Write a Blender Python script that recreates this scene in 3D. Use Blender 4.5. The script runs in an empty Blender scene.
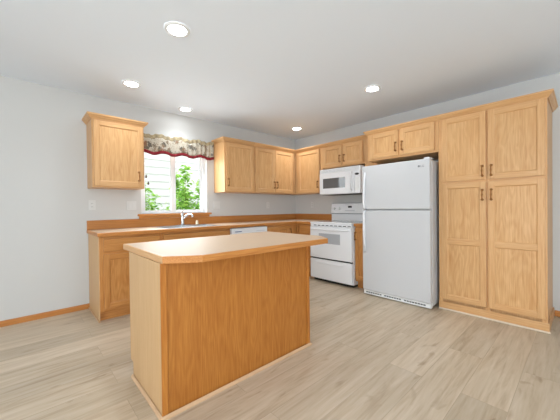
import bpy, bmesh, math, random
from mathutils import Vector, Matrix
S = bpy.context.scene
COL = S.collection
random.seed(7)

# ------------------------------------------------------------------ camera
def lin(r, g, b):
    f = lambda c: (c / 255 / 12.92) if c / 255 <= .04045 else ((c / 255 + .055) / 1.055) ** 2.4
    return (f(r), f(g), f(b), 1)

cam_d = bpy.data.cameras.new('camera')
cam_d.sensor_width = 36
cam_d.lens = 36 * 280.78 / 560
cam_d.clip_start = .05
cam = bpy.data.objects.new('camera', cam_d)
COL.objects.link(cam)
yw, pt, rl = math.radians(42.689), math.radians(-.535), math.radians(-.654)
F = Vector((math.sin(yw) * math.cos(pt), math.cos(yw) * math.cos(pt), math.sin(pt)))
R = Vector((math.cos(yw), -math.sin(yw), 0))
U = R.cross(F)
R2 = R * math.cos(rl) + U * math.sin(rl)
U2 = -R * math.sin(rl) + U * math.cos(rl)
M = Matrix((R2, U2, -F)).transposed().to_4x4()
M.translation = Vector((-4.061, -3.938, 1.157))
cam.matrix_world = M
S.camera = cam

# ------------------------------------------------------------------ world, daylight, exposure
CEIL = 2.5
XL, YR = -7.4, -7.2            # left and rear walls of the room (outside the picture)
w = bpy.data.worlds.new('sky')
S.world = w
w.use_nodes = True
w.node_tree.nodes['Background'].inputs['Color'].default_value = (.87, .945, 1, 1)
w.node_tree.nodes['Background'].inputs['Strength'].default_value = 3.95

def daylight(name, loc, rot, sx, sy, power, col):
    l = bpy.data.lights.new(name, 'AREA')
    l.shape = 'RECTANGLE'; l.size = sx; l.size_y = sy; l.energy = power; l.color = col
    o = bpy.data.objects.new(name, l)
    COL.objects.link(o); o.location = loc; o.rotation_euler = rot
    return o
# area lights added at the unseen left and rear openings, tilted up to brighten the ceiling
daylight('added_light_left', (XL + .05, -4.6, 1.0), (0, math.radians(-150), 0), 2.1, 4.2, 54, (.82, .92, 1))
daylight('added_light_rear', (-4.4, YR + .05, 1.0), (math.radians(150), 0, 0), 2.2, 1.9, 48, (.84, .93, 1))
daylight('daylight_window', (-2.43, .06, 1.6), (math.radians(-82), 0, 0), .9, .9, 15, (.9, .97, 1))
LENS, BEAM = 36.0, 24.0         # recessed lamps: lens radiance, power of the downward beam
vs = S.view_settings
vs.view_transform = 'Standard'; vs.look = 'None'; vs.gamma = 1; vs.use_curve_mapping = False
vs.exposure = 0.14

# ------------------------------------------------------------------ materials
def nt(name, rough=.5, spec=.5):
    m = bpy.data.materials.new(name)
    m.use_nodes = True
    b = m.node_tree.nodes['Principled BSDF']
    b.inputs['Roughness'].default_value = rough
    b.inputs['Specular IOR Level'].default_value = spec
    return m, m.node_tree.nodes, m.node_tree.links, b

def ramp(n, stops):
    r = n.new('ShaderNodeValToRGB')
    while len(r.color_ramp.elements) < len(stops): r.color_ramp.elements.new(.5)
    for e, (p, c) in zip(r.color_ramp.elements, stops): e.position = p; e.color = c
    return r

def plain(name, col, rough=.5, spec=.5, metal=0, noise=0, nscale=40, bump=0):
    m, n, l, b = nt(name, rough, spec)
    b.inputs['Metallic'].default_value = metal
    b.inputs['Base Color'].default_value = col
    if noise or bump:
        tc = n.new('ShaderNodeTexCoord'); t = n.new('ShaderNodeTexNoise')
        t.inputs['Scale'].default_value = nscale; t.inputs['Detail'].default_value = 3
        l.new(tc.outputs['Object'], t.inputs['Vector'])
        if noise:
            lo = tuple(c * (1 - noise) for c in col[:3]) + (1,)
            hi = tuple(min(1, c * (1 + noise)) for c in col[:3]) + (1,)
            r = ramp(n, [(.3, lo), (.7, hi)])
            l.new(t.outputs['Fac'], r.inputs['Fac']); l.new(r.outputs['Color'], b.inputs['Base Color'])
        if bump:
            bp = n.new('ShaderNodeBump'); bp.inputs['Strength'].default_value = bump; bp.inputs['Distance'].default_value = .002
            l.new(t.outputs['Fac'], bp.inputs['Height']); l.new(bp.outputs['Normal'], b.inputs['Normal'])
    return m

def oak(name, axis, light, dark, cath=0.0, rough=.38):
    """oak with straight pores and (cath) broad cathedral figure; the grain runs along axis"""
    m, n, l, b = nt(name, rough, .4)
    tc = n.new('ShaderNodeTexCoord'); oi = n.new('ShaderNodeObjectInfo')
    off = n.new('ShaderNodeVectorMath'); off.operation = 'SCALE'; off.inputs[0].default_value = (7.3, 5.1, 3.7)
    l.new(oi.outputs['Random'], off.inputs['Scale'])
    add = n.new('ShaderNodeVectorMath'); add.operation = 'ADD'
    l.new(tc.outputs['Object'], add.inputs[0]); l.new(off.outputs[0], add.inputs[1])
    def noise(across, along, detail, dist=0):
        mp = n.new('ShaderNodeMapping')
        mp.inputs['Scale'].default_value = tuple(along if i == axis else across for i in range(3))
        l.new(add.outputs[0], mp.inputs['Vector'])
        t = n.new('ShaderNodeTexNoise'); t.inputs['Scale'].default_value = 1
        t.inputs['Detail'].default_value = detail; t.inputs['Roughness'].default_value = .6
        t.inputs['Distortion'].default_value = dist
        l.new(mp.outputs[0], t.inputs['Vector'])
        return t
    fine = noise(170, 5, 3)
    broad = noise(26, 1.2, 2, .4)
    # cathedral figure: contour lines of a slow stretched noise
    slow = noise(8.0, 1.3, 2, .35)
    mul = n.new('ShaderNodeMath'); mul.operation = 'MULTIPLY'; mul.inputs[1].default_value = 60
    l.new(slow.outputs['Fac'], mul.inputs[0])
    sn = n.new('ShaderNodeMath'); sn.operation = 'SINE'; l.new(mul.outputs[0], sn.inputs[0])
    def mixv(a, bb, f):
        mx = n.new('ShaderNodeMix'); mx.data_type = 'FLOAT'; mx.inputs['Factor'].default_value = f
        l.new(a, mx.inputs['A']); l.new(bb, mx.inputs['B']); return mx.outputs['Result']
    sh = n.new('ShaderNodeMapRange'); sh.inputs['From Min'].default_value = -1
    l.new(sn.outputs[0], sh.inputs['Value'])
    v = mixv(fine.outputs['Fac'], broad.outputs['Fac'], .3)
    if cath: v = mixv(v, sh.outputs[0], cath)
    mid = tuple((a + c) / 2 for a, c in zip(light, dark))
    r = ramp(n, [(.3, dark), (.5, mid), (.68, light)])
    l.new(v, r.inputs['Fac'])
    hs = n.new('ShaderNodeHueSaturation')
    mr = n.new('ShaderNodeMapRange'); mr.inputs['To Min'].default_value = .94; mr.inputs['To Max'].default_value = 1.06
    l.new(oi.outputs['Random'], mr.inputs['Value']); l.new(mr.outputs[0], hs.inputs['Value'])
    l.new(r.outputs['Color'], hs.inputs['Color']); l.new(hs.outputs['Color'], b.inputs['Base Color'])
    bp = n.new('ShaderNodeBump'); bp.inputs['Strength'].default_value = .15; bp.inputs['Distance'].default_value = .001
    l.new(fine.outputs['Fac'], bp.inputs['Height']); l.new(bp.outputs['Normal'], b.inputs['Normal'])
    return m

OL, OD = lin(226, 183, 132), lin(202, 148, 93)
OAK = [oak('oak_grain_x', 0, OL, OD), oak('oak_grain_y', 1, OL, OD), oak('oak_grain_z', 2, OL, OD)]
OAKP = oak('oak_panel_veneer', 2, lin(226, 183, 131), lin(198, 144, 88), .1)
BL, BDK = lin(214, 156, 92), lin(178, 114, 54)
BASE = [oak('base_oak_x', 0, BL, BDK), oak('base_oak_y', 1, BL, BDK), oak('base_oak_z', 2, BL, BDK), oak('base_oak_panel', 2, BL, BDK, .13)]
EL, ED = lin(208, 144, 78), lin(174, 106, 46)
EDGE = [oak('oak_edge_x', 0, EL, ED), oak('oak_edge_y', 1, EL, ED), oak('oak_edge_z', 2, EL, ED)]
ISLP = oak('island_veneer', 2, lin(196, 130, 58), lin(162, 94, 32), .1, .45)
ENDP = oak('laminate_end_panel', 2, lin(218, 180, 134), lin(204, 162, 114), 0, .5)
SHOE = plain('pale_shoe_moulding', lin(208, 170, 132), .5)
LAM = plain('almond_laminate', lin(210, 183, 156), .5, .4, noise=.05, nscale=260)
WHITE = plain('white_enamel', lin(236, 237, 239), .35, .4)
WHITE_TEX = plain('white_textured_enamel', lin(204, 204, 205), .45, .35, bump=.25, nscale=420)
WPLAST = plain('white_plastic', lin(235, 236, 235), .4)
GREYP = plain('grey_enamel', lin(150, 153, 156), .4)
CERAM = plain('grey_ceramic_glass', lin(168, 170, 172), .15, .5)
OVENG = plain('pale_grey_oven_glass', lin(176, 178, 182), .15, .5)
BLACK = plain('black_gap', lin(28, 28, 30), .5)
DGLASS = plain('dark_door_glass', lin(92, 94, 96), .06, .6)
BRASS = plain('antique_brass', lin(150, 104, 58), .42, .5, .85, noise=.35, nscale=150)
STEEL = plain('brushed_steel', lin(200, 202, 205), .28, .5, 1.0)
CHROME = plain('chrome', lin(225, 227, 230), .12, .5, 1.0)
CREAM = plain('cream_plastic', lin(226, 208, 178), .4)
WALLM = plain('warm_grey_wall_paint', lin(207, 206, 203), .85, .2, bump=.12, nscale=260)
CEILM = plain('white_ceiling_paint', lin(238, 246, 255), .9, .2, bump=.25, nscale=170)
VINYL = plain('white_vinyl', lin(240, 241, 242), .4)
JAMB = plain('white_paint', lin(232, 232, 230), .6)
PLATE = plain('switch_plate_white', lin(216, 215, 212), .4)
PALEG = plain('pale_grey_print', lin(205, 208, 212), .5)
BADGE = plain('grey_badge', lin(120, 122, 126), .4)
LABELB = plain('blue_grey_print', lin(120, 135, 170), .5)
WOODT = plain('dark_wood_tassel', lin(80, 62, 48), .5)
SOIL = plain('outdoor_gravel', lin(170, 165, 150), .9, noise=.2, nscale=20)
STEM = plain('green_stem', lin(110, 120, 60), .7)

def emis(name, strength):
    m, n, l, b = nt(name)
    b.inputs['Emission Color'].default_value = (.9, .955, 1, 1); b.inputs['Emission Strength'].default_value = strength
    return m
LENSM = emis('lit_lamp_lens', LENS)

def leaf_mat():
    m, n, l, b = nt('leaf_green', .5)
    g = n.new('ShaderNodeNewGeometry')
    r = ramp(n, [(0, lin(92, 150, 48)), (.5, lin(150, 200, 74)), (1, lin(205, 230, 130))])
    l.new(g.outputs['Random Per Island'], r.inputs['Fac'])
    l.new(r.outputs['Color'], b.inputs['Base Color'])
    b.inputs['Transmission Weight'].default_value = 0
    tr = n.new('ShaderNodeBsdfTranslucent'); l.new(r.outputs['Color'], tr.inputs['Color'])
    mx = n.new('ShaderNodeMixShader'); mx.inputs[0].default_value = .35
    l.new(b.outputs[0], mx.inputs[1]); l.new(tr.outputs[0], mx.inputs[2])
    l.new(mx.outputs[0], n['Material Output'].inputs['Surface'])
    return m
LEAF = leaf_mat()

def glass_mat():
    m = bpy.data.materials.new('clear_window_glass'); m.use_nodes = True
    n, l = m.node_tree.nodes, m.node_tree.links
    n.remove(n['Principled BSDF'])
    t = n.new('ShaderNodeBsdfTransparent'); t.inputs[0].default_value = (.97, .98, .97, 1)
    g = n.new('ShaderNodeBsdfGlossy'); g.inputs['Roughness'].default_value = .02
    fr = n.new('ShaderNodeFresnel'); fr.inputs['IOR'].default_value = 1.3
    mx = n.new('ShaderNodeMixShader')
    l.new(fr.outputs[0], mx.inputs[0]); l.new(t.outputs[0], mx.inputs[1]); l.new(g.outputs[0], mx.inputs[2])
    l.new(mx.outputs[0], n['Material Output'].inputs['Surface'])
    return m
GLASS = glass_mat()

def floor_mat():
    m, n, l, b = nt('vinyl_plank_floor', .42, .35)
    tc = n.new('ShaderNodeTexCoord')
    def brick(c1, c2, cm):
        t = n.new('ShaderNodeTexBrick'); t.offset = .37; t.offset_frequency = 2
        t.inputs['Scale'].default_value = 1; t.inputs['Brick Width'].default_value = 1.52
        t.inputs['Row Height'].default_value = .228; t.inputs['Mortar Size'].default_value = .0014
        t.inputs['Mortar Smooth'].default_value = .1; t.inputs['Bias'].default_value = 0
        t.inputs['Color1'].default_value = c1; t.inputs['Color2'].default_value = c2; t.inputs['Mortar'].default_value = cm
        l.new(tc.outputs['Object'], t.inputs['Vector']); return t
    rnd = brick((0, 0, 0, 1), (1, 1, 1, 1), (.5, .5, .5, 1))
    sc = n.new('ShaderNodeVectorMath'); sc.operation = 'SCALE'; sc.inputs['Scale'].default_value = 9
    l.new(rnd.outputs['Color'], sc.inputs[0])
    ad = n.new('ShaderNodeVectorMath'); ad.operation = 'ADD'
    l.new(tc.outputs['Object'], ad.inputs[0]); l.new(sc.outputs[0], ad.inputs[1])
    def noise(sx, sy, det, dist):
        mp = n.new('ShaderNodeMapping'); mp.inputs['Scale'].default_value = (sx, sy, 1)
        l.new(ad.outputs[0], mp.inputs[0])
        t = n.new('ShaderNodeTexNoise'); t.inputs['Scale'].default_value = 1; t.inputs['Detail'].default_value = det
        t.inputs['Distortion'].default_value = dist; t.inputs['Roughness'].default_value = .62
        l.new(mp.outputs[0], t.inputs['Vector']); return t
    a = noise(2.2, 34, 5, .6); c = noise(1.1, 9, 3, 1.2); knot = noise(2.4, 7, 2, 1.5)
    mx = n.new('ShaderNodeMix'); mx.data_type = 'FLOAT'; mx.inputs['Factor'].default_value = .5
    l.new(a.outputs['Fac'], mx.inputs['A']); l.new(c.outputs['Fac'], mx.inputs['B'])
    r = ramp(n, [(.28, lin(164, 143, 119)), (.48, lin(195, 178, 154)), (.72, lin(213, 199, 180))])
    l.new(mx.outputs['Result'], r.inputs['Fac'])
    kr = ramp(n, [(.24, (.76, .71, .66, 1)), (.36, (1, 1, 1, 1))])
    l.new(knot.outputs['Fac'], kr.inputs['Fac'])
    m1 = n.new('ShaderNodeMix'); m1.data_type = 'RGBA'; m1.blend_type = 'MULTIPLY'; m1.inputs['Factor'].default_value = 1
    l.new(r.outputs['Color'], m1.inputs[6]); l.new(kr.outputs['Color'], m1.inputs[7])
    tone = brick((.85, .835, .815, 1), (1.07, 1.05, 1.04, 1), (.74, .71, .68, 1))
    m2 = n.new('ShaderNodeMix'); m2.data_type = 'RGBA'; m2.blend_type = 'MULTIPLY'; m2.inputs['Factor'].default_value = 1
    l.new(m1.outputs[2], m2.inputs[6]); l.new(tone.outputs['Color'], m2.inputs[7])
    l.new(m2.outputs[2], b.inputs['Base Color'])
    return m
FLOORM = floor_mat()

def siding_mat():
    m, n, l, b = nt('white_lap_siding', .7, .2)
    b.inputs['Base Color'].default_value = lin(202, 200, 196)
    return m
SIDING = siding_mat()

def valance_mat():
    """cream cloth with a brown-grey rooster-and-sprig like scatter print"""
    m, n, l, b = nt('printed_valance_cloth', .9, .1)
    tc = n.new('ShaderNodeTexCoord')
    v = n.new('ShaderNodeTexVoronoi'); v.inputs['Scale'].default_value = 10.5; v.inputs['Randomness'].default_value = .8
    t = n.new('ShaderNodeTexNoise'); t.inputs['Scale'].default_value = 60; t.inputs['Detail'].default_value = 3
    t2 = n.new('ShaderNodeTexNoise'); t2.inputs['Scale'].default_value = 11; t2.inputs['Detail'].default_value = 1
    for x in (v, t, t2): l.new(tc.outputs['Object'], x.inputs['Vector'])
    mr = n.new('ShaderNodeMapRange'); mr.inputs['From Min'].default_value = .25; mr.inputs['From Max'].default_value = .55
    mr.inputs['To Min'].default_value = .26; mr.inputs['To Max'].default_value = -.06
    l.new(v.outputs['Distance'], mr.inputs['Value'])
    ad = n.new('ShaderNodeMath'); ad.operation = 'ADD'
    l.new(mr.outputs[0], ad.inputs[0]); l.new(t.outputs['Fac'], ad.inputs[1])
    mask = ramp(n, [(.5, (0, 0, 0, 1)), (.62, (1, 1, 1, 1))])
    l.new(ad.outputs[0], mask.inputs['Fac'])
    ink = ramp(n, [(.4, lin(104, 98, 90)), (.55, lin(136, 120, 100)), (.68, lin(142, 104, 84))])
    l.new(t2.outputs['Fac'], ink.inputs['Fac'])
    mx = n.new('ShaderNodeMix'); mx.data_type = 'RGBA'
    l.new(mask.outputs['Color'], mx.inputs['Factor'])
    mx.inputs[6].default_value = lin(190, 182, 166); l.new(ink.outputs['Color'], mx.inputs[7])
    l.new(mx.outputs[2], b.inputs['Base Color'])
    return m
VAL = valance_mat()
VALTOP = plain('tan_heading_cloth', lin(172, 158, 128), .9, .1, noise=.3, nscale=26)
VALRED = plain('dark_red_hem_cloth', lin(128, 44, 50), .9, .1, noise=.2, nscale=30)

# ------------------------------------------------------------------ mesh builder
class MB:
    def __init__(s): s.v = []; s.f = []; s.m = []; s.sm = []
    def add(s, vs, fs, m=0, smooth=False):
        o = len(s.v); s.v += [tuple(p) for p in vs]
        for q in fs: s.f.append([i + o for i in q]); s.m.append(m); s.sm.append(smooth)
        return s
    def box(s, a, b, m=0, bev=0):
        x0, x1 = sorted((a[0], b[0])); y0, y1 = sorted((a[1], b[1])); z0, z1 = sorted((a[2], b[2]))
        bm = bmesh.new(); bmesh.ops.create_cube(bm, size=1)
        for q in bm.verts:
            q.co = ((x0 + x1) / 2 + q.co.x * (x1 - x0), (y0 + y1) / 2 + q.co.y * (y1 - y0), (z0 + z1) / 2 + q.co.z * (z1 - z0))
        if bev: bmesh.ops.bevel(bm, geom=list(bm.edges), offset=bev, segments=2, affect='EDGES', profile=.5)
        return s.bm(bm, m)
    def bm(s, bm, m=0, smooth=False):
        bm.verts.index_update()
        s.add([q.co[:] for q in bm.verts], [[q.index for q in f.verts] for f in bm.faces], m, smooth); bm.free(); return s
    def prism(s, poly, z0, z1, m=0):
        """polygon in plan (x, y) pulled from z0 to z1"""
        k = len(poly)
        return s.add([(x, y, z0) for x, y in poly] + [(x, y, z1) for x, y in poly],
              [list(range(k))[::-1], list(range(k, 2 * k))] + [[i, (i + 1) % k, k + (i + 1) % k, k + i] for i in range(k)], m)
    def tube(s, pts, r, m=0, seg=10, caps=True):
        pts = [Vector(p) for p in pts]; rs = r if isinstance(r, (list, tuple)) else [r] * len(pts)
        vs = []; up = None
        for i, p in enumerate(pts):
            t = (pts[min(i + 1, len(pts) - 1)] - pts[max(i - 1, 0)]).normalized()
            if up is None: up = Vector((0, 0, 1)) if abs(t.z) < .9 else Vector((1, 0, 0))
            a = t.cross(up).normalized(); up = a.cross(t)
            vs += [p + (a * math.cos(2 * math.pi * j / seg) + up * math.sin(2 * math.pi * j / seg)) * rs[i] for j in range(seg)]
        fs = [[i * seg + j, i * seg + (j + 1) % seg, (i + 1) * seg + (j + 1) % seg, (i + 1) * seg + j] for i in range(len(pts) - 1) for j in range(seg)]
        s.add(vs, fs, m, True)
        if caps:
            e = len(pts) - 1
            s.add(vs[:seg], [list(range(seg))[::-1]], m); s.add(vs[e * seg:], [list(range(seg))], m)
        return s
    def disc(s, c, ax, r, h, m=0, seg=20):
        """short cylinder from c along unit axis ax"""
        c = Vector(c); ax = Vector(ax)
        return s.tube([c, c + ax * h], r, m, seg)
    def sweep(s, path, prof, m=0, z=0, closed=False):
        """profile (out, up) along a plan path, mitred; out is to the right of the path"""
        n = len(path); k = len(prof); vs = []
        P = [Vector(p) for p in path]
        N = []
        for i in range(n - 1):
            d = (P[i + 1] - P[i]).normalized(); N.append(Vector((d.y, -d.x)))
        for i in range(n):
            if closed and i in (0, n - 1): q = (N[0] + N[-1]) / (1 + N[0].dot(N[-1]))
            elif i == 0: q = N[0]
            elif i == n - 1: q = N[-1]
            else:
                q = (N[i - 1] + N[i]); q = q / (1 + N[i - 1].dot(N[i]))
            for o, u in prof: vs.append((P[i].x + q.x * o, P[i].y + q.y * o, z + u))
        for i in range(n - 1):
            d = P[i + 1] - P[i]; mm = m[0 if abs(d.x) > abs(d.y) else 1] if isinstance(m, (list, tuple)) else m
            s.add(vs[i * k:(i + 2) * k], [[j, (j + 1) % k, k + (j + 1) % k, k + j] for j in range(k)], mm)
        if closed: return s
        s.add(vs[:k], [list(range(k))], m[0] if isinstance(m, (list, tuple)) else m)
        s.add(vs[-k:], [list(range(k))[::-1]], m[0] if isinstance(m, (list, tuple)) else m)
        return s
    def build(s, name, mats, parent=None, root=None, kind=None, label=None):
        if not isinstance(mats, (list, tuple)): mats = [mats]
        o3 = Vector((0, 0, 0))
        r = parent
        while r is not None: o3 = o3 + r.location; r = r.parent
        bm = bmesh.new()
        V = [bm.verts.new(Vector(p) - o3) for p in s.v]
        bm.verts.index_update()
        for q, mi, sm in zip(s.f, s.m, s.sm):
            try: f = bm.faces.new([V[i] for i in q]); f.material_index = mi; f.smooth = sm
            except ValueError: pass
        bmesh.ops.remove_doubles(bm, verts=bm.verts, dist=1e-6)
        bmesh.ops.recalc_face_normals(bm, faces=bm.faces)
        me = bpy.data.meshes.new(name); bm.to_mesh(me); bm.free()
        for q in mats: me.materials.append(q)
        o = bpy.data.objects.new(name, me); COL.objects.link(o)
        if parent: o.parent = parent
        if kind: o['kind'] = kind
        if label: o['label'] = label
        return o

def thing(name, label, cat, loc, group=None):
    o = bpy.data.objects.new(name, None); COL.objects.link(o)
    o.location = loc; o.empty_display_size = .1
    o['label'] = label; o['category'] = cat
    if group: o['group'] = group
    return o
def tag(o, label, cat, group=None):
    o['label'] = label; o['category'] = cat
    if group: o['group'] = group
    return o

# ------------------------------------------------------------------ the room
WX0, WX1, WZ0, WZ1 = -2.905, -1.95, 1.09, 2.1       # kitchen window opening
T = .15
MB().box((XL - T, YR - T, -.1), (T, T, 0)).build('floor', FLOORM, kind='structure')
MB().box((XL - T, YR - T, CEIL), (T, T, CEIL + .1)).build('ceiling', CEILM, kind='structure')
b = MB()
b.box((XL - T, 0, 0), (WX0, T, CEIL)).box((WX1, 0, 0), (T, T, CEIL))
b.box((WX0, 0, 0), (WX1, T, WZ0)).box((WX0, 0, WZ1), (WX1, T, CEIL))
b.build('wall_back', WALLM, kind='structure')
MB().box((0, YR - T, 0), (T, 0, CEIL)).build('wall_right', WALLM, kind='structure')
b = MB()
b.box((XL - T, YR - T, 0), (XL, -6.8, CEIL)).box((XL - T, -2.4, 0), (XL, 0, CEIL)).box((XL - T, -6.8, 2.35), (XL, -2.4, CEIL)).box((XL - T, -6.8, 0), (XL, -2.4, .12))
b.build('wall_left', WALLM, kind='structure')
b = MB()
b.box((XL, YR - T, 0), (-5.6, YR, CEIL)).box((-3.2, YR - T, 0), (0, YR, CEIL)).box((-5.6, YR - T, 0), (-3.2, YR, .12)).box((-5.6, YR - T, 2.35), (-3.2, YR, CEIL))
b.build('wall_front', WALLM, kind='structure')
# frames of the two unseen openings, added to carry daylight into the room
for nm, lo, hi, ax in (('added_window_left', (XL - .12, -6.8, .12), (XL - .06, -2.4, 2.35), 1), ('added_window_rear', (-5.6, YR - .12, .12), (-3.2, YR - .06, 2.35), 0)):
    f = MB()
    a0, a1 = lo[ax], hi[ax]
    def bar(p0, p1, z0, z1):
        A = list(lo); B = list(hi); A[ax] = p0; B[ax] = p1; A[2] = z0; B[2] = z1; f.box(A, B)
    bar(a0, a0 + .06, lo[2], hi[2]); bar(a1 - .06, a1, lo[2], hi[2])
    bar((a0 + a1) / 2 - .04, (a0 + a1) / 2 + .04, lo[2], hi[2])
    bar(a0, a1, lo[2], lo[2] + .06); bar(a0, a1, hi[2] - .06, hi[2])
    f.build(nm, VINYL, kind='structure')

BBP = [(0, 0), (.012, 0), (.012, .045), (.006, .056), (0, .058)]
MB().sweep([(XL, 0), (-3.487, 0)], BBP).build('baseboard_back', EDGE[0], kind='structure')
MB().sweep([(0, -3.728), (0, YR)], BBP).build('baseboard_right', EDGE[1], kind='structure')

# kitchen window
wf = MB()
fy0, fy1 = .075, .13
def wbox(b_, x0, x1, z0, z1, y0=fy0, y1=fy1, m=0): b_.box((x0, y0, z0), (x1, y1, z1), m, .003)
wbox(wf, WX0, WX0 + .045, WZ0, WZ1); wbox(wf, WX1 - .045, WX1, WZ0, WZ1)
wbox(wf, WX0 + .045, WX1 - .045, WZ0, WZ0 + .018); wbox(wf, WX0 + .045, WX1 - .045, WZ1 - .045, WZ1)
wo = wf.build('window_1', VINYL, kind='structure')
sl = MB()
mx0, mx1 = -2.475, -2.397
wbox(sl, WX0 + .045, WX0 + .08, WZ0 + .018, WZ1 - .045, .085, .11); wbox(sl, mx0, mx0 + .045, WZ0 + .018, WZ1 - .045, .078, .11)
wbox(sl, WX0 + .08, mx0, WZ0 + .018, WZ0 + .045, .085, .11); wbox(sl, WX0 + .08, mx0, WZ1 - .08, WZ1 - .045, .085, .11)
sa = sl.build('sliding_sash', VINYL, wo)
MB().box((mx0 + .005, .066, 1.52), (mx0 + .03, .078, 1.6), 0, .003).build('sash_latch', VINYL, sa)
MB().box((WX0 + .08, .096, WZ0 + .045), (mx0, .1, WZ1 - .08)).build('pane', GLASS, wo)
fx = MB()
wbox(fx, mx0 + .045, mx1, WZ0 + .018, WZ1 - .045, .1, .125); wbox(fx, WX1 - .065, WX1 - .045, WZ0 + .018, WZ1 - .045, .1, .125)
wbox(fx, mx1, WX1 - .065, WZ0 + .018, WZ0 + .05, .1, .125); wbox(fx, mx1, WX1 - .065, WZ1 - .065, WZ1 - .045, .1, .125)
fxo = fx.build('fixed_sash', VINYL, wo)
MB().box((mx1, .111, WZ0 + .05), (WX1 - .065, .115, WZ1 - .065)).build('pane', GLASS, wo)
jb = MB()
jb.box((WX1, 0.001, WZ0), (WX1 - .006, .075, WZ1)).box((WX0, 0.001, WZ0), (WX0 + .006, .075, WZ1)).box((WX0 + .006, .001, WZ1 - .006), (WX1 - .006, .075, WZ1))
jb.build('window_jamb', JAMB, wo)
# oak sill and apron
b = MB()
b.box((-2.95, -.055, 1.062), (-1.905, .0, 1.09), 0, .005).box((WX0 + .002, 0, 1.074), (WX1 - .002, .075, 1.09), 0)
b.box((-2.93, -.018, 1.03), (-1.925, 0, 1.062), 0, .002)
b.build('trim_1', EDGE[0], kind='structure')

# ------------------------------------------------------------------ cabinets
def mapper(wall):
    return (lambda u, d, z: (u, -d, z)) if wall == 'A' else (lambda u, d, z: (-d, u, z))

class CB(MB):
    def __init__(s, wall): MB.__init__(s); s.W = mapper(wall)
    def bx(s, u0, u1, d0, d1, z0, z1, m=0, bev=0): return s.box(s.W(u0, d0, z0), s.W(u1, d1, z1), m, bev)

def woods(wall, base=False):
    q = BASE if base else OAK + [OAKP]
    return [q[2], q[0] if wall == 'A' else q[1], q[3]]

def pull(parent, wall, u, zc, d, L=.1):
    """vertical antique pull: two rosettes, waisted grip"""
    W = mapper(wall); b = MB()
    ax = Vector(W(0, 1, 0)) - Vector(W(0, 0, 0))
    for s in (-1, 1):
        z = zc + s * L / 2
        b.disc(W(u, d - .001, z), ax, .0115, .005, 0, 14)
        b.tube([W(u, d + .003, z), W(u, d + .012, z), W(u, d + .022, z)], [.006, .005, .008], 0, 8)
    ts = [-1.18, -1, -.8, -.5, -.2, 0, .2, .5, .8, 1, 1.18]
    rr = [.004, .0105, .007, .0045, .0065, .0085, .0065, .0045, .007, .0105, .004]
    b.tube([W(u, d + .025 + .004 * (1 - min(1, abs(t))), zc + t * L / 2) for t in ts], rr, 0, 10)
    return b.build('handle', BRASS, parent)

def door(parent, wall, u0, u1, z0, z1, d, hand=None, hz=None, mid=None, name='door', fw=.052, hin=.028):
    b = CB(wall); u0, u1 = sorted((u0, u1))
    t0, t1 = d + .001, d + .021
    b.bx(u0, u0 + fw, t0, t1, z0, z1, 0, .003).bx(u1 - fw, u1, t0, t1, z0, z1, 0, .003)
    rails = [(z0, z0 + fw), (z1 - fw, z1)]
    if mid: rails.insert(1, (mid - fw / 2, mid + fw / 2))
    for a, c in rails: b.bx(u0 + fw, u1 - fw, t0, t1 - .0005, a, c, 1, .002)
    for (a, c), (e, g) in zip(rails, rails[1:]):
        pu0, pu1, pz0, pz1 = u0 + fw, u1 - fw, c, e
        b.bx(pu0, pu1, t0, t1 - .011, pz0, pz1, 2)
        k = .009                                        # sloped sticking round the panel
        W = b.W; hi, lo = t1 - .003, t1 - .011
        O = [(pu0, pz0), (pu1, pz0), (pu1, pz1), (pu0, pz1)]
        I = [(pu0 + k, pz0 + k), (pu1 - k, pz0 + k), (pu1 - k, pz1 - k), (pu0 + k, pz1 - k)]
        vs = [W(x, hi, y) for x, y in O] + [W(x, lo + .0005, y) for x, y in I]
        for i in range(4): b.add([vs[i], vs[(i + 1) % 4], vs[4 + (i + 1) % 4], vs[4 + i]], [[0, 1, 2, 3]], 1 if i in (0, 2) else 0)
    o = b.build(name, woods(wall, parent.name.startswith('base')), parent)
    if hand is not None:
        h = u0 + hin if hand == 'lo' else u1 - hin
        pull(o, wall, h, hz, t1)
    return o

def drawer(parent, wall, u0, u1, z0, z1, d, name='drawer', knob=True):
    b = CB(wall)
    b.bx(u0, u1, d + .001, d + .021, z0, z1, 0, .005)
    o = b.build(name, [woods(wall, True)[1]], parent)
    return o

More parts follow.
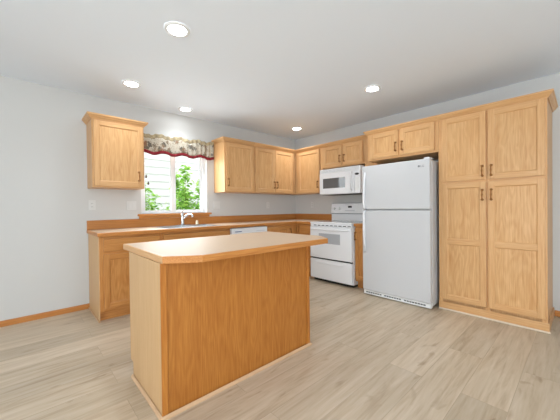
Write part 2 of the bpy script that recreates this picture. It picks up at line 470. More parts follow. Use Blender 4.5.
def cabinet(name, label, wall, u0, u1, z0, z1, depth, stiles=(), rails=(), base=False, group=None, kick=.1, kickset=.055, low=None, fs=.038):
    u0, u1 = sorted((u0, u1)); W = mapper(wall)
    t = thing(name, label, 'cabinet', W((u0 + u1) / 2, depth / 2, 0 if base else z0), group)
    zb = kick if base else z0
    b = CB(wall); g = .0005
    if low:                                             # open box below the sink bowls
        b.bx(u0 + g, u1 - g, .002, depth - .019, zb, zb + .018, 0); b.bx(u0 + g, u1 - g, .002, .012, zb + .018, z1, 0)
        b.bx(u0 + g, u0 + .019, .012, depth - .019, zb + .018, z1, 0); b.bx(u1 - .019, u1 - g, .012, depth - .019, zb + .018, z1, 0)
    else: b.bx(u0 + g, u1 - g, .002, depth - .019, zb, z1, 0)
    b.build('carcass', [woods(wall, base)[0]], t)
    f = CB(wall); d0, d1 = depth - .019, depth
    us = [u0 + g] + [x for s in sorted(stiles) for x in (s - fs / 2, s + fs / 2)] + [u1 - g]
    f.bx(u0 + g, u0 + fs, d0, d1, zb, z1, 0, .001).bx(u1 - fs, u1 - g, d0, d1, zb, z1, 0, .001)
    for s in stiles: f.bx(s - fs / 2, s + fs / 2, d0, d1, zb + fs, z1 - fs, 0)
    for a, c in [(zb, zb + fs), (z1 - fs, z1)] + [(r - fs / 2, r + fs / 2) for r in rails]:
        f.bx(u0 + fs, u1 - fs, d0, d1 - .0004, a, c, 1)
    f.build('face_frame', woods(wall, base), t)
    if base:
        k = CB(wall); k.bx(u0 + g, u1 - g, .002, depth - kickset, 0, kick - .0005, 0)
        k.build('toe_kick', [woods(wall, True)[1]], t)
    return t

CROWN = [(0, 0), (.008, 0), (.012, .01), (.026, .022), (.034, .036), (.043, .042), (.043, .058), (0, .058)]
def crown(parent, path, z):
    return MB().sweep(path, CROWN, (0, 1), z).build('crown_moulding', [OAK[0], OAK[1]], parent)

UB, UT, UD = 1.398, 2.168, .31
GU = 'wall cabinets with recessed panel doors'
# left wall cabinet
t = cabinet('wall_cabinet', 'single-door oak wall cabinet hung alone on the left of the window', 'A', -3.487, -2.953, 1.402, 2.165, UD, group=GU)
door(t, 'A', -3.47, -2.97, 1.418, 2.138, UD, 'hi', 1.543, hin=.05)
crown(t, [(-3.487, -.002), (-3.487, -UD), (-2.953, -UD), (-2.953, -.002)], 2.146)
# right of the window
t = cabinet('wall_cabinet', 'single-door oak wall cabinet just right of the window, its side lit', 'A', -1.828, -1.2785, UB, UT, UD, group=GU)
door(t, 'A', -1.805, -1.294, UB + .016, 2.138, UD, 'lo', UB + .145)
crown(t, [(-1.828, -.002), (-1.828, -UD), (-1.2785, -UD)], 2.15)
t = cabinet('wall_cabinet', 'two-door oak wall cabinet meeting the room corner on the window wall', 'A', -1.2775, -UD - .0225, UB, UT, UD, group=GU)
door(t, 'A', -1.262, -.832, UB + .016, 2.138, UD, 'hi', UB + .145)
door(t, 'A', -.826, -.398, UB + .016, 2.138, UD, 'lo', UB + .145)
crown(t, [(-1.2775, -UD), (-UD, -UD), (-UD, -.38)], 2.15)
t = cabinet('wall_cabinet', 'single-door oak wall cabinet between the room corner and the microwave', 'B', -.933, -.003, UB, UT, UD, stiles=(-.345,), group=GU)
door(t, 'B', -.886, -.385, UB + .016, 2.138, UD, 'lo', UB + .145)
crown(t, [(-UD, -.38), (-UD, -.933)], 2.15)
t = cabinet('wall_cabinet', 'short two-door oak wall cabinet directly above the white microwave', 'B', -1.735, -.934, 1.795, UT, UD, stiles=(-1.35,), group=GU)
door(t, 'B', -1.337, -.968, 1.815, 2.138, UD, 'lo', 1.92)
door(t, 'B', -1.712, -1.362, 1.815, 2.138, UD, 'hi', 1.92)
b = CB('B'); b.bx(-1.935, -1.736, .002, UD, UB, UT); b.build('filler_panel', OAK[2], t)
crown(t, [(-UD, -.933), (-UD, -1.935)], 2.15)
# cabinet over the fridge, pantry
PD = .61
t = cabinet('wall_cabinet', 'deep two-door oak cabinet bridging over the white refrigerator', 'B', -2.822, -1.945, 1.765, 2.13, PD - .022, stiles=(-2.381,), group=GU)
door(t, 'B', -2.368, -1.985, 1.79, 2.108, PD - .022, 'lo', 1.9)
door(t, 'B', -2.785, -2.394, 1.79, 2.108, PD - .022, 'hi', 1.9)
crown(t, [(-UD - .05, -1.945), (-PD + .022, -1.945), (-PD + .022, -2.822)], 2.11)
t = cabinet('pantry_cabinet', 'tall oak pantry with two short doors over two long ones', 'B', -3.714, -2.823, .0, 2.13, PD - .022, stiles=(-3.272,), rails=(1.407,))
for u0, u1, h in ((-3.263, -2.858, 'lo'), (-3.7, -3.281, 'hi')):
    door(t, 'B', u0, u1, 1.418, 2.106, PD - .022, h, 1.505)
    door(t, 'B', u0, u1, .118, 1.395, PD - .022, h, 1.262, mid=.762)
crown(t, [(-PD + .022, -2.8225), (-PD + .022, -3.714), (-.002, -3.714)], 2.11)
b = CB('B'); b.bx(-3.726, -2.823, PD - .0215, PD - .008, .0, .086, 0, .002); b.bx(-3.726, -3.7145, .002, PD - .0215, 0, .086, 0, .002)
b.build('base_board', OAK[1], t)
b = CB('B'); b.bx(-3.734, -2.823, PD - .0075, PD + .004, 0, .016, 0, .004); b.build('shoe_moulding', plain('whitish_shoe_moulding', lin(226, 208, 186), .5), t)

# base cabinets
BD, BZ = .587, .8775
GB = 'base cabinets under the worktop'
t = cabinet('base_cabinet', 'oak base cabinet at the left end of the run, drawer above door', 'A', -3.481, -2.862, 0, BZ, BD, base=True, rails=(.706,), group=GB)
b = CB('A'); b.bx(-3.487, -3.4815, .002, BD, 0, BZ); b.bx(-3.498, -3.4875, .002, BD + .004, 0, .016, 1, .003)
b.build('end_panel', [ENDP, SHOE], t)
drawer(t, 'A', -3.447, -2.885, .722, .852, BD)
door(t, 'A', -3.447, -2.885, .13, .692, BD, 'hi', .6)
t = cabinet('base_cabinet', 'oak sink base cabinet below the window with false drawer front', 'A', -2.861, -1.922, 0, BZ, BD, base=True, rails=(.706,), stiles=(-2.39,), group=GB, low=True)
drawer(t, 'A', -2.838, -1.945, .722, .852, BD, 'false_front')
door(t, 'A', -2.838, -2.397, .13, .692, BD, 'hi', .6)
door(t, 'A', -2.383, -1.945, .13, .692, BD, 'lo', .6)
t = cabinet('base_cabinet', 'oak base cabinet between the dishwasher and the inner corner of the run', 'A', -1.262, -.003, 0, BZ, BD, base=True, stiles=(-.72,), group=GB)
door(t, 'A', -1.24, -.735, .13, .852, BD, 'hi', .75)
t = cabinet('base_cabinet', 'oak base cabinet in the corner on the left side of the range', 'B', -.958, -BD - .001, 0, BZ, BD, base=True, rails=(.706,), stiles=(-.665,), group=GB)
drawer(t, 'B', -.935, -.69, .722, .852, BD)
door(t, 'B', -.935, -.69, .13, .692, BD, 'hi', .6, fw=.045)
t = cabinet('base_cabinet', 'narrow oak base cabinet squeezed between the range and the refrigerator', 'B', -1.945, -1.74, 0, BZ, BD, base=True, group=GB)
door(t, 'B', -1.93, -1.745, .13, .852, BD, 'hi', .742, fw=.045, hin=.014)

# ------------------------------------------------------------------ worktop
CT, CD, CB0 = .918, .634, .88
SX0, SX1, SY0, SY1 = -2.79, -2.05, -.565, -.115       # sink cut-out
t = thing('worktop', 'L-shaped almond laminate worktop with oak edge and upstand along two walls', 'worktop', (-2, -.3, CB0))
b = MB(); y0 = -CD + .012
for x0, x1, ya, yb in ((-3.49, SX0, y0, -.002), (SX1, -.002, y0, -.002), (SX0, SX1, y0, SY0), (SX0, SX1, SY1, -.002), (-CD + .012, -.002, -.961, y0)):
    b.box((x0, ya, CB0), (x1, yb, CT))
b.build('laminate_top', LAM, t)
b = MB()
b.sweep([(-3.49, -.002), (-3.49, -CD + .012), (-CD + .012, -CD + .012), (-CD + .012, -.961)], [(0, 0), (.01, 0), (.012, .004), (.012, .034), (.008, .0382), (0, .0382)], (0, 1), CB0)
b.build('oak_edge', [EDGE[0], EDGE[1]], t)
b = MB(); b.box((-3.5, -.02, CT + .0005), (-.002, -.002, 1.028), 0, .002); b.box((-.02, -.961, CT + .0005), (-.002, -.0205, 1.028), 1, .002)
b.build('backsplash', [EDGE[0], EDGE[1]], t)
t = thing('worktop', 'small piece of laminate worktop between the range and the refrigerator', 'worktop', (-.3, -1.84, CB0))
b = MB(); b.box((-CD + .012, -1.948, CB0), (-.022, -1.742, CT)); b.build('laminate_top', LAM, t)
b = MB(); b.box((-CD, -1.948, CB0), (-CD + .0118, -1.742, CT), 0, .003); b.build('oak_edge', EDGE[1], t)
b = MB(); b.box((-.02, -1.948, CT + .0005), (-.002, -1.742, 1.028), 0, .002); b.build('backsplash', EDGE[1], t)

# sink
t = thing('sink', 'double-bowl stainless steel sink set into the worktop below the window', 'sink', ((SX0 + SX1) / 2, -.34, CT))
b = MB(); rz = CT + .004
ox0, ox1, oy0, oy1 = SX0 - .018, SX1 + .018, SY0 - .018, SY1 + .018
midx = (SX0 + SX1) / 2
bowls = [(SX0 + .012, midx - .015, SY0 + .012, SY1 - .06), (midx + .015, SX1 - .012, SY0 + .012, SY1 - .06)]
def rim(x0, x1, ya, yb): b.box((x0, ya, CT + .0006), (x1, yb, rz), 0, .0012)
rim(ox0, bowls[0][0], oy0, oy1); rim(bowls[1][1], ox1, oy0, oy1); rim(bowls[0][1], bowls[1][0], bowls[0][2], bowls[0][3])
rim(bowls[0][0], bowls[1][1], oy0, bowls[0][2]); rim(bowls[0][0], bowls[1][1], bowls[0][3], oy1)
b.build('rim', STEEL, t)
for x0, x1, ya, yb in bowls:
    b = MB(); n_ = .02; zt, zb = CT + .002, CT - .03
    k = [(x0, ya), (x1, ya), (x1, yb), (x0, yb)]; q = [(x0 + n_, ya + n_), (x1 - n_, ya + n_), (x1 - n_, yb - n_), (x0 + n_, yb - n_)]
    zb = .73
    vs = [(x, y, zt) for x, y in k] + [(x, y, zb) for x, y in q]
    b.add(vs, [[i, (i + 1) % 4, 4 + (i + 1) % 4, 4 + i] for i in range(4)] + [[4, 5, 6, 7]])
    o = b.build('bowl', STEEL, t)
    MB().disc(((x0 + x1) / 2, (ya + yb) / 2, zb + .001), (0, 0, 1), .04, .003).build('drain', CHROME, o)

# faucet
fx_, fy_ = -2.407, -.135
t = thing('faucet', 'chrome single-lever kitchen faucet behind the sink', 'faucet', (fx_, fy_, rz))
b = MB(); b.box((fx_ - .11, fy_ - .025, rz + .0005), (fx_ + .11, fy_ + .025, rz + .008), 0, .003)
b.build('base_plate', CHROME, t)
b = MB(); b.tube([(fx_, fy_, rz + .008), (fx_, fy_, rz + .02), (fx_, fy_, rz + .1), (fx_, fy_, rz + .15), (fx_, fy_, rz + .165)], [.03, .025, .022, .022, .014], 0, 16)
b.build('body', CHROME, t)
b = MB(); b.tube([(fx_, fy_, rz + .07), (fx_ + .01, fy_ - .06, rz + .125), (fx_ + .03, fy_ - .12, rz + .15), (fx_ + .045, fy_ - .17, rz + .15), (fx_ + .055, fy_ - .195, rz + .135), (fx_ + .057, fy_ - .2, rz + .115)], [.015, .015, .015, .016, .017, .016], 0, 12)
b.build('spout', CHROME, t)
b = MB(); b.tube([(fx_, fy_, rz + .165), (fx_ - .002, fy_ - .015, rz + .185), (fx_ - .004, fy_ - .06, rz + .215), (fx_ - .005, fy_ - .085, rz + .222)], [.016, .012, .008, .007], 0, 10)
b.build('lever', CHROME, t)
b = MB(); ax_, ay_ = -2.19, -.135
b.tube([(ax_, ay_, rz + .0005), (ax_, ay_, rz + .012), (ax_, ay_, rz + .013), (ax_, ay_, rz + .05), (ax_, ay_, rz + .062)], [.024, .024, .019, .019, .012], 0, 16)
tag(b.build('air_gap_cap', CREAM), 'small cream capped cylinder on the sink ledge right of the faucet', 'sink fitting')

# ------------------------------------------------------------------ dishwasher
t = thing('dishwasher', 'white built-in dishwasher under the worktop behind the island', 'dishwasher', (-1.592, -.3, 0))
D0, D1 = -1.918, -1.266
b = MB(); b.box((D0, -.57, .09), (D1, -.003, .872)); b.build('tub_housing', GREYP, t)
b = MB(); b.box((D0 + .004, -.612, .11), (D1 - .004, -.5705, .765), 0, .006); b.build('door', WHITE, t)
b = MB(); b.box((D0 + .004, -.62, .772), (D1 - .004, -.5705, .868), 0, .008); cp = b.build('control_panel', WHITE, t)
b = MB(); b.box((D0 + .06, -.622, .812), (D0 + .17, -.6195, .825)); b.build('button_strip', LABELB, cp)
b = MB(); b.box((D1 - .22, -.622, .808), (D1 - .06, -.6195, .816)); b.build('label_print', PALEG, cp)
b = MB(); b.box((D0 + .01, -.535, 0), (D1 - .01, -.52, .0895)); b.build('toe_kick', BLACK, t)

# ------------------------------------------------------------------ range
SA, SB_ = -.966, -1.734          # y extent
t = thing('range', 'white freestanding electric range with oven, below the microwave', 'stove', (-.35, -1.35, 0))
b = CB('B')
b.bx(SB_, SA, .03, .635, .04, .9, 0, .003); b.bx(SB_ + .02, SA - .02, .06, .6, 0, .0395, 1)
b.build('body', [WHITE, BLACK], t)
b = CB('B'); b.bx(SB_, SA, .03, .672, .9005, .922, 0, .006); b.build('cooktop_frame', WHITE, t)
b = CB('B'); b.bx(SB_ + .03, SA - .03, .1, .6, .9225, .9255, 0, .001); ck = b.build('glass_cooktop', CERAM, t)
for (u, d_, r_) in ((-1.16, .24, .08), (-1.16, .46, .105), (-1.54, .24, .105), (-1.54, .46, .08)):
    bm = bmesh.new(); m_ = MB()
    vs = []; k = 28
    for rr in (r_, r_ - .006): vs += [(-d_ + rr * math.cos(2 * math.pi * i / k), u + rr * math.sin(2 * math.pi * i / k), .9261) for i in range(k)]
    m_.add(vs, [[i, (i + 1) % k, k + (i + 1) % k, k + i] for i in range(k)]); bm.free()
    m_.build('burner_ring', GREYP, ck)
# backguard: riser and control box leaning back
b = MB()
prof = [(-.1, .9225), (-.1, 1.035), (-.12, 1.05), (-.095, 1.205), (-.07, 1.222), (-.03, 1.222), (-.03, .9225)]
vs = [(x, SA, z) for x, z in prof] + [(x, SB_, z) for x, z in prof]; k = len(prof)
b.add(vs, [list(range(k)), list(range(k, 2 * k))[::-1]] + [[i, (i + 1) % k, k + (i + 1) % k, k + i] for i in range(k)])
bg = b.build('backguard', WHITE, t)
b = MB(); b.box((-.1215, SB_ + .01, 1.035), (-.1, SA - .01, 1.047)); b.build('shadow_groove', GREYP, bg)
nrm = Vector((-.115, 0, -.025)).normalized(); nrm = Vector((-.977, 0, .212))
def onpanel(y, z): return Vector((-.12 + (z - 1.05) / .155 * .025, y, z))
for y in (-1.03, -1.13, -1.6, -1.68):
    b = MB(); c = onpanel(y, 1.125); b.tube([c, c + nrm * .014, c + nrm * .02], [.021, .019, .015], 0, 14); b.build('knob', WPLAST, bg)
for y0_, y1_, z0_, z1_, mt, nm in ((-1.372, -1.3, 1.138, 1.168, BLACK, 'clock_display'), (-1.43, -1.25, 1.085, 1.1, GREYP, 'button_row')):
    b = MB(); q = [onpanel(y0_, z0_), onpanel(y1_, z0_), onpanel(y1_, z1_), onpanel(y0_, z1_)]
    b.add([p + nrm * .002 for p in q] + [p - nrm * .002 for p in q], [[0, 1, 2, 3], [7, 6, 5, 4]] + [[i, (i + 1) % 4, 4 + (i + 1) % 4, 4 + i] for i in range(4)])
    b.build(nm, mt if nm == 'clock_display' else PALEG, bg)
# vent rail above the door
b = CB('B'); b.bx(SB_ + .003, SA - .003, .6355, .66, .858, .8995, 0, .004); vr = b.build('vent_rail', WHITE, t)
b = CB('B')
for i in range(9):
    u = SA - .07 - i * .078
    b.bx(u - .055, u, .658, .661, .868, .879)
b.build('vent_slots', BLACK, vr)
b = CB('B'); b.bx(SB_ + .003, SA - .003, .6355, .674, .372, .853, 0, .008); od = b.build('oven_door', WHITE, t)
b = CB('B'); b.bx(-1.54, -1.146, .6735, .6755, .6, .752, 0, .001); b.build('oven_window', OVENG, od)
b = CB('B')
b.tube([(-.674, SA - .05, .815), (-.705, SA - .06, .815), (-.712, SA - .09, .815), (-.712, SB_ + .09, .815), (-.705, SB_ + .06, .815), (-.674, SB_ + .05, .815)], .011, 0, 10)
b.build('handle', WHITE, od)
b = CB('B'); b.bx(SB_ + .006, SA - .006, .6355, .655, .352, .3715); b.build('gap_seal', BLACK, t)
b = CB('B'); b.bx(SB_ + .003, SA - .003, .6355, .674, .05, .35, 0, .008); dr = b.build('storage_drawer', WHITE, t)
b = CB('B'); b.bx(SB_ + .14, SA - .14, .67, .684, .285, .31, 0, .006); b.build('drawer_grip', WHITE, dr)

# ------------------------------------------------------------------ microwave
MA, MBk, MZ0, MZ1, MD = -.943, -1.707, 1.357, 1.768, .396
t = thing('microwave', 'white over-the-range microwave under the short wall cabinet', 'microwave', (-.2, -1.33, MZ0))
b = CB('B'); b.bx(MBk, MA, .003, .355, MZ0, MZ1, 0, .004); b.build('case', WHITE, t)
b = CB('B'); b.bx(MBk + .02, MA - .02, .02, .34, MZ0 - .006, MZ0 - .0005); b.build('underside_grille', BLACK, t)
b = CB('B'); b.bx(MBk, MA, .3555, .385, 1.7, MZ1, 0, .006); vg = b.build('top_vent', WHITE, t)
b = CB('B')
for i in range(5): b.bx(MBk + .03, MA - .03, .3845, .386, 1.712 + i * .01, 1.7145 + i * .01)
b.build('louvre_slots', plain('vent_shadow_grey', lin(188, 189, 190), .6), vg)
b = CB('B'); b.bx(-1.603, MA, .3555, MD, MZ0 + .002, 1.698, 0, .01); dr = b.build('door', WHITE, t)
b = CB('B'); b.bx(-1.446, -1.018, MD - .0005, MD + .001, 1.455, 1.615); b.build('door_window', DGLASS, dr)
b = CB('B'); b.tube([W_ for W_ in [(-MD + .002, -1.565, 1.405), (-MD - .03, -1.565, 1.43), (-MD - .036, -1.565, 1.53), (-MD - .03, -1.565, 1.64), (-MD + .002, -1.565, 1.68)]], [.012, .013, .013, .013, .012], 0, 10); b.build('handle', WHITE, dr)
b = CB('B'); b.bx(MBk, -1.605, .3555, MD - .004, MZ0 + .002, 1.698, 0, .006); cp = b.build('control_panel', WHITE, t)
b = CB('B'); b.bx(-1.695, -1.617, MD - .005, MD - .0025, 1.4, 1.59); b.build('keypad', WPLAST, cp)
# dark oval badge
b = MB(); k = 24; c = (-MD + .003, -1.652, 1.643)
vs = [(c[0], c[1] + .036 * math.cos(2 * math.pi * i / k), c[2] + .016 * math.sin(2 * math.pi * i / k)) for i in range(k)]
vs += [(c[0] - .003, y, z) for _, y, z in vs]
b.add(vs, [list(range(k)), list(range(k, 2 * k))] + [[i, (i + 1) % k, k + (i + 1) % k, k + i] for i in range(k)])
b.build('badge', BLACK, cp)

# ------------------------------------------------------------------ refrigerator
RA, RB = -1.95, -2.789
t = thing('refrigerator', 'tall white top-freezer refrigerator beside the oak pantry', 'refrigerator', (-.38, -2.374, 0))
b = CB('B'); b.bx(RB, RA, .03, .688, .03, 1.662, 0, .006); b.build('cabinet_shell', WHITE_TEX, t)
for nm, z0, z1, hz0, hz1 in (('freezer_door', 1.117, 1.68, 1.135, 1.5), ('fridge_door', .068, 1.106, .86, 1.09)):
    b = CB('B'); b.bx(RB + .001, RA - .001, .697, .755, z0, z1, 0, .012); dd = b.build(nm, WHITE_TEX, t)
    b = CB('B'); b.bx(RB + .012, RA - .012, .6885, .6965, z0 + .01, z1 - .01); b.build('door_gasket', GREYP, dd)
    s = 1 if nm == 'freezer_door' else -1
    n_ = 9; u = RA - .045; b = MB()
    if s > 0: pts = [(.75, 1.128), (.782, 1.145), (.79, 1.2), (.788, 1.3), (.78, 1.42), (.768, 1.52), (.753, 1.6)]
    else: pts = [(.75, 1.096), (.782, 1.08), (.79, 1.03), (.79, .93), (.786, .82), (.776, .68), (.753, .56)]
    b.tube([(-d_, u, z) for d_, z in pts], [.014, .015, .015, .0145, .014, .013, .01], 0, 10)
    b.build('handle', WHITE, dd)
    if s > 0:
        b = MB(); cc = Vector((-.7545, -2.672, 1.603))
        b.disc(cc, (-1, 0, 0), .012, .0015, 0, 18); 
        lg = b.build('badge', BADGE, dd)
        cu = bpy.data.curves.new('badge_letters', 'FONT'); cu.body = 'LG'; cu.size = .034; cu.extrude = .0006
        to = bpy.data.objects.new('tmp', cu); COL.objects.link(to)
        me = bpy.data.meshes.new_from_object(to.evaluated_get(bpy.context.evaluated_depsgraph_get()))
        bpy.data.objects.remove(to)
        me.materials.append(BADGE)
        lo = bpy.data.objects.new('badge_letters', me); COL.objects.link(lo); lo.parent = dd
        # letters face -x, read towards -y
        lo.matrix_parent_inverse = Matrix.Identity(4)
        lo.location = Vector((-.7556, -2.687, 1.591)) - t.location
        lo.rotation_euler = Matrix(((0, 0, -1), (-1, 0, 0), (0, 1, 0))).to_euler()
b = CB('B'); b.bx(RB + .01, RB + .07, .62, .745, 1.6805, 1.695, 0, .004); b.build('hinge_cover', WHITE, t)
b = CB('B'); b.bx(RB + .004, RA - .004, .6885, .735, .01, .062, 0, .004); kg = b.build('toe_grille', WPLAST, t)
SLOT = plain('slot_grey', lin(84, 86, 90), .6)
for g0, g1 in ((0, 7), (8, 15), (16, 24)):
    b = CB('B')
    for i in range(g0, g1):
        u = RA - .04 - i * .031
        b.bx(u - .025, u, .7345, .736, .03, .045)
    b.build('grille_slots', SLOT, kg)
for u in (RA - .06, RB + .06):
    for d_ in (.66, .1):
        b = MB(); b.disc((-d_, u, 0), (0, 0, 1), .018, .029, 0, 12); b.build('levelling_foot', BLACK, t)

# ------------------------------------------------------------------ island
IX0, IX1, IY0, IY1 = -3.506, -2.294, -2.368, -1.765
IT = .897
t = thing('kitchen_island', 'freestanding oak island with almond laminate top and clipped corners', 'kitchen island', ((IX0 + IX1) / 2, -2.07, 0))
b = MB(); b.box((IX0 + .02, IY0 + .02, .09), (IX1 - .02, IY1 - .02, IT - .0405)); b.box((IX0 + .02, IY0 + .02, 0), (IX1 - .02, IY1 - .06, .0895)); b.build('carcass', OAK[2], t)
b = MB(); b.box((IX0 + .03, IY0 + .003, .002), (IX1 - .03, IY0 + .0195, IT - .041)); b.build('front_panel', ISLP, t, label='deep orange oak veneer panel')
for s, x0, x1 in ((0, IX0, IX0 + .0195), (1, IX1 - .0195, IX1)):
    b = MB()
    b.box((x0, IY0 + .004, .1), (x1, IY1, IT - .041)).box((x0, IY0 + .004, 0), (x1, IY1 - .058, .0998))
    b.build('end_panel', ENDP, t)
for x0, x1 in ((IX0 - .003, IX0 + .0295), (IX1 - .0295, IX1 + .003)):
    b = MB(); b.box((x0, IY0 - .006, 0), (x1, IY0 + .0028, IT - .041), 0, .0015)
    b.build('corner_stile', ISLP, t)
b = MB()
sp = [(0, 0), (.012, 0), (.012, .008), (.007, .016), (0, .02)]
b.sweep([(IX0 - .004, IY1 - .06), (IX0 - .004, IY0 - .007), (IX1 + .004, IY0 - .007), (IX1 + .004, IY1 - .06)], sp)
b.build('shoe_moulding', SHOE, t)
# working side: face frame with doors and drawers towards the sink
b = MB()
b.box((IX0 + .02, IY1 - .0195, .09), (IX1 - .02, IY1, IT - .041)); b.build('face_frame', OAK[2], t)
for x0, x1 in ((IX0 + .04, (IX0 + IX1) / 2 - .01), ((IX0 + IX1) / 2 + .01, IX1 - .04)):
    b = MB(); b.box((x0, IY1 + .001, .7), (x1, IY1 + .02, .84), 0, .004); b.build('drawer', OAK[0], t)
    b = MB(); fw = .057
    b.box((x0, IY1 + .001, .12), (x0 + fw, IY1 + .02, .68), 0, .003).box((x1 - fw, IY1 + .001, .12), (x1, IY1 + .02, .68), 0, .003)
    b.box((x0 + fw, IY1 + .001, .12), (x1 - fw, IY1 + .02, .12 + fw), 1).box((x0 + fw, IY1 + .001, .68 - fw), (x1 - fw, IY1 + .02, .68), 1).box((x0 + fw, IY1 + .001, .12 + fw), (x1 - fw, IY1 + .009, .68 - fw), 2)
    b.build('door', [OAK[2], OAK[0], OAKP], t)
# top with clipped front corners
tx0, tx1, ty0, ty1 = -3.503, -2.09, -2.507, -1.597
poly = [(tx0, ty1), (tx0, ty0 + .118), (tx0 + .175, ty0), (tx1 - .118, ty0), (tx1, ty0 + .166), (tx1, ty1)]
def inset(p, k):
    n = len(p); out = []
    for i in range(n):
        a, c, e = Vector(p[i - 1]), Vector(p[i]), Vector(p[(i + 1) % n])
        n0 = Vector((-(c - a).y, (c - a).x)).normalized(); n1 = Vector((-(e - c).y, (e - c).x)).normalized()
        q = (n0 + n1) / (1 + n0.dot(n1)); out.append((c.x + q.x * k, c.y + q.y * k))
    return out
b = MB(); b.prism(inset(poly, .0121), IT - .04, IT); b.build('laminate_top', LAM, t)
b = MB(); q = inset(poly, .012)
b.sweep(q + [q[0]], [(0, 0), (.01, 0), (.012, .003), (.012, .036), (.009, .0402), (0, .0402)], (0, 1), IT - .04, True)
b.build('oak_edge', [EDGE[0], OAK[1]], t)  # end runs in lighter oak: light from the left put into the colour

# ------------------------------------------------------------------ window valance
t = thing('valance', 'gathered cream print valance with dark red hem above the window', 'curtain', (-2.38, -.04, 1.9))
NX = 150
X0, X1 = -2.925, -1.85
def vy(x, z):        # gathers deepen towards the hem
    k = (2.17 - z) / .27
    ph = 9.5 * math.sin(x * 3.1) + x * 62
    return -.045 - .008 * math.sin(ph) * (.4 + .7 * k) - .006 * math.sin(x * 21 + 1) * k
def hem(x): return 1.885 + .014 * math.sin((x - X0) * 2 * math.pi / .27 + .6) + .018 * (x - X0)
def topz(x): return 2.15 + .012 * math.sin(x * 23) + .006 * math.sin(x * 71) + .02 * (x - X0)
def sheet(zlo, zhi, NZ, dy=0.0):
    b = MB(); vs = []
    for i in range(NX + 1):
        x = X0 + (X1 - X0) * i / NX
        for j in range(NZ + 1):
            z = zlo(x) + (zhi(x) - zlo(x)) * j / NZ
            vs.append((x, vy(x, z) + dy, z))
    b.add(vs, [[i * (NZ + 1) + j, (i + 1) * (NZ + 1) + j, (i + 1) * (NZ + 1) + j + 1, i * (NZ + 1) + j + 1] for i in range(NX) for j in range(NZ)], 0, True)
    return b
def thick(o, th=.002):
    m = o.modifiers.new('thickness', 'SOLIDIFY'); m.thickness = th; m.offset = 0
thick(sheet(lambda x: hem(x) + .042, lambda x: topz(x) - .05, 8).build('printed_cloth', VAL, t))
thick(sheet(lambda x: topz(x) - .05, topz, 3).build('heading', VALTOP, t))
thick(sheet(hem, lambda x: hem(x) + .042, 2, -.002).build('hem_band', VALRED, t))
b = MB(); b.tube([(X0, -.003, 2.12), (X0, -.025, 2.12), (X1, -.025, 2.12 ), (X1, -.003, 2.12)], .006, 0, 8); b.build('curtain_rod', WPLAST, t)
# lift cords of the blind, with wooden tassels
for cx, z in ((-2.838, 1.578), (-2.812, 1.489)):
    t = thing('blind_cord', 'thin cord with dark tassel at left of the window, ' + ('the shorter, higher one' if z > 1.5 else 'the longer, lower one'), 'blind cord', (cx, -.012, z), 'blind cords at the window')
    b = MB(); b.tube([(cx, -.012, z + .03), (cx, -.012, 2.06)], .0012, 0, 6); b.build('cord', WPLAST, t)
    b = MB(); b.tube([(cx, -.012, z - .012), (cx, -.012, z - .006), (cx, -.012, z + .014), (cx, -.012, z + .032)], [.008, .013, .012, .004], 0, 10); b.build('tassel', WOODT, t)

# ------------------------------------------------------------------ outlets and switches
def plate(name, wall, u, z, wd, ht, label, cat, kind, group=None):
    W = mapper(wall); t = thing(name, label, cat, W(u, .003, z), group)
    b = CB(wall); b.bx(u - wd / 2, u + wd / 2, .0005, .006, z - ht / 2, z + ht / 2, 0, .002); b.build('cover_plate', PLATE, t)
    if kind == 'outlet':
        for s in (-1, 1):
            b = CB(wall); zc = z + s * .02
            b.bx(u - .016, u + .016, .006, .0085, zc - .014, zc + .014, 0, .001)
            for k in (-1, 1): b.bx(u + k * .006 - .0012, u + k * .006 + .0012, .0083, .009, zc - .004, zc + .006, 1)
            b.build('receptacle', [PLATE, BLACK], t)
    else:
        n_ = kind
        for i in range(n_):
            uc = u + (i - (n_ - 1) / 2) * .046
            b = CB(wall); b.bx(uc - .0165, uc + .0165, .006, .009, z - .033, z + .033, 0, .0015); b.build('rocker', PLATE, t)
    return t
plate('wall_outlet', 'A', -3.444, 1.208, .07, .115, 'white duplex outlet under the far left wall cabinet', 'outlet', 'outlet', 'white wall outlets')
plate('light_switch', 'A', -3.02, 1.2, .115, .115, 'white double rocker switch left of the window', 'light switch', 2, 'white light switches')
plate('light_switch', 'A', -1.79, 1.206, .115, .115, 'white double rocker switch right of the window', 'light switch', 2, 'white light switches')
plate('wall_outlet', 'A', -.73, 1.2, .07, .115, 'white duplex outlet on the window wall near the corner', 'outlet', 'outlet', 'white wall outlets')
plate('wall_outlet', 'B', -.446, 1.2, .07, .115, 'white duplex outlet on the right wall beside the range', 'outlet', 'outlet', 'white wall outlets')

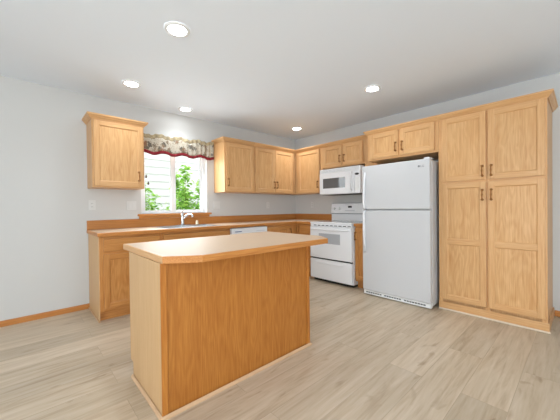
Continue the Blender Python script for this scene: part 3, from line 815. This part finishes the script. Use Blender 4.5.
# ------------------------------------------------------------------ recessed ceiling lights
for x, y, lab in ((-3.18, -1.87, 'round recessed ceiling light above the island, nearest and largest'),
                  (-3.172, -.654, 'round recessed ceiling light in front of the lone wall cabinet'),
                  (-2.407, -.286, 'round recessed ceiling light in front of the window valance'),
                  (-1.095, -2.301, 'round recessed ceiling light in front of the refrigerator'),
                  (-.577, -.613, 'round recessed ceiling light near the room corner'),
                  (-3.18, -3.6, 'round recessed ceiling light out of the picture behind the camera')):
    t = thing('recessed_light', lab, 'ceiling light', (x, y, CEIL), 'recessed ceiling lights')
    b = MB(); k = 40; prof = [(.064, -.002), (.066, -.009), (.074, -.012), (.088, -.008), (.093, -.0006)]
    vs = [(x + r * math.cos(2 * math.pi * i / k), y + r * math.sin(2 * math.pi * i / k), CEIL + z) for r, z in prof for i in range(k)]
    b.add(vs, [[j * k + i, j * k + (i + 1) % k, (j + 1) * k + (i + 1) % k, (j + 1) * k + i] for j in range(len(prof) - 1) for i in range(k)], 0, True)
    b.build('trim_ring', WPLAST, t)
    b = MB(); b.disc((x, y, CEIL - .006), (0, 0, 1), .065, .004, 0, 40); b.build('lens', LENSM, t)
    sp = bpy.data.lights.new('lamp_beam', 'SPOT'); sp.energy = BEAM; sp.color = (.9, .955, 1)
    sp.spot_size = math.radians(128); sp.spot_blend = 1.0; sp.shadow_soft_size = .055
    so = bpy.data.objects.new('lamp_beam', sp); COL.objects.link(so); so.parent = t; so.location = (0, 0, -.014)

# ------------------------------------------------------------------ outside the window
b = MB(); b.box((XL - T, .0, CEIL + .1), (T + 1, T, 5.4)); b.build('sky_block_wall', JAMB, kind='structure')  # unseen wall added to cut the sky light on the siding next door
MB().box((XL - T, T, 4.9), (T + 1, .75, 5.05)).build('sky_block_eave', JAMB, kind='structure')  # unseen eave added to shade the siding next door
MB().box((-9, T, -.4), (5, 3.2, -.3)).build('ground_outside', SOIL, kind='structure')
b = MB(); h = .178
for i in range(20):
    z = -.3 + i * h
    b.add([(-8, 3.2, z), (4, 3.2, z), (4, 3.222, z + h), (-8, 3.222, z + h), (-8, 3.222, z), (4, 3.222, z)], [[0, 1, 2, 3], [0, 4, 5, 1]])
b.box((-8, 3.222, -.3), (4, 3.35, -.3 + 20 * h))
o = b.build('house_wall', SIDING); tag(o, 'white lap-sided wall of the house next door outside the window', 'house')

def leaf(b, p, d, up, L, wd):
    d = d.normalized(); s = d.cross(up).normalized(); nn = s.cross(d)
    q = [p, p + d * L * .3 + s * wd * .5 + nn * L * .05, p + d * L * .65 + s * wd * .42 + nn * L * .02, p + d * L - nn * L * .12,
         p + d * L * .65 - s * wd * .42 + nn * L * .02, p + d * L * .3 - s * wd * .5 + nn * L * .05]
    b.add(q, [[0, 1, 2, 3], [0, 3, 4, 5]])
def shrub(x, y, H, wid, n_, label, seed, low=.2):
    rg = random.Random(seed)
    t = thing('leafy_shrub', label, 'shrub', (x, y, -.3), 'shrubs outside the window')
    st = MB(); lf = MB()
    for k in range(7):
        a = rg.uniform(0, 6.28); hh = (H + .3) * rg.uniform(.72, 1.0) if k else H + .3
        lean = rg.uniform(.2, 1) * wid if k else .1 * wid
        P = [Vector((x + math.cos(a) * lean * (s_ ** 1.3), y + math.sin(a) * lean * (s_ ** 1.3), -.3 + hh * s_)) for s_ in (0, .25, .5, .75, 1)]
        st.tube(P, [.012, .01, .008, .005, .002], 0, 6)
        for i in range(n_ // 7):
            s_ = low + (1 - low) * rg.random() ** .8
            j = min(3, int(s_ * 4)); f_ = s_ * 4 - j
            c = P[j].lerp(P[j + 1], f_)
            sp_ = wid * .85 * (1.05 - s_) + .03
            c = c + Vector((rg.gauss(0, sp_ * .5), rg.gauss(0, sp_ * .5), rg.gauss(0, .05)))
            d = Vector((rg.gauss(0, 1), rg.gauss(0, 1), rg.uniform(-.5, .5)))
            leaf(lf, c, d, Vector((rg.gauss(0, .3), rg.gauss(0, .3), 1)), rg.uniform(.06, .115), rg.uniform(.045, .075))
    st.build('stems', STEM, t)
    lf.build('foliage', LEAF, t)
shrub(-1.72, 1.25, 1.95, .55, 2600, 'tall leafy green shrub outside the right window pane', 3)
shrub(-2.24, 1.9, 1.62, .42, 900, 'shorter sparse green shrub outside the left window pane', 5)
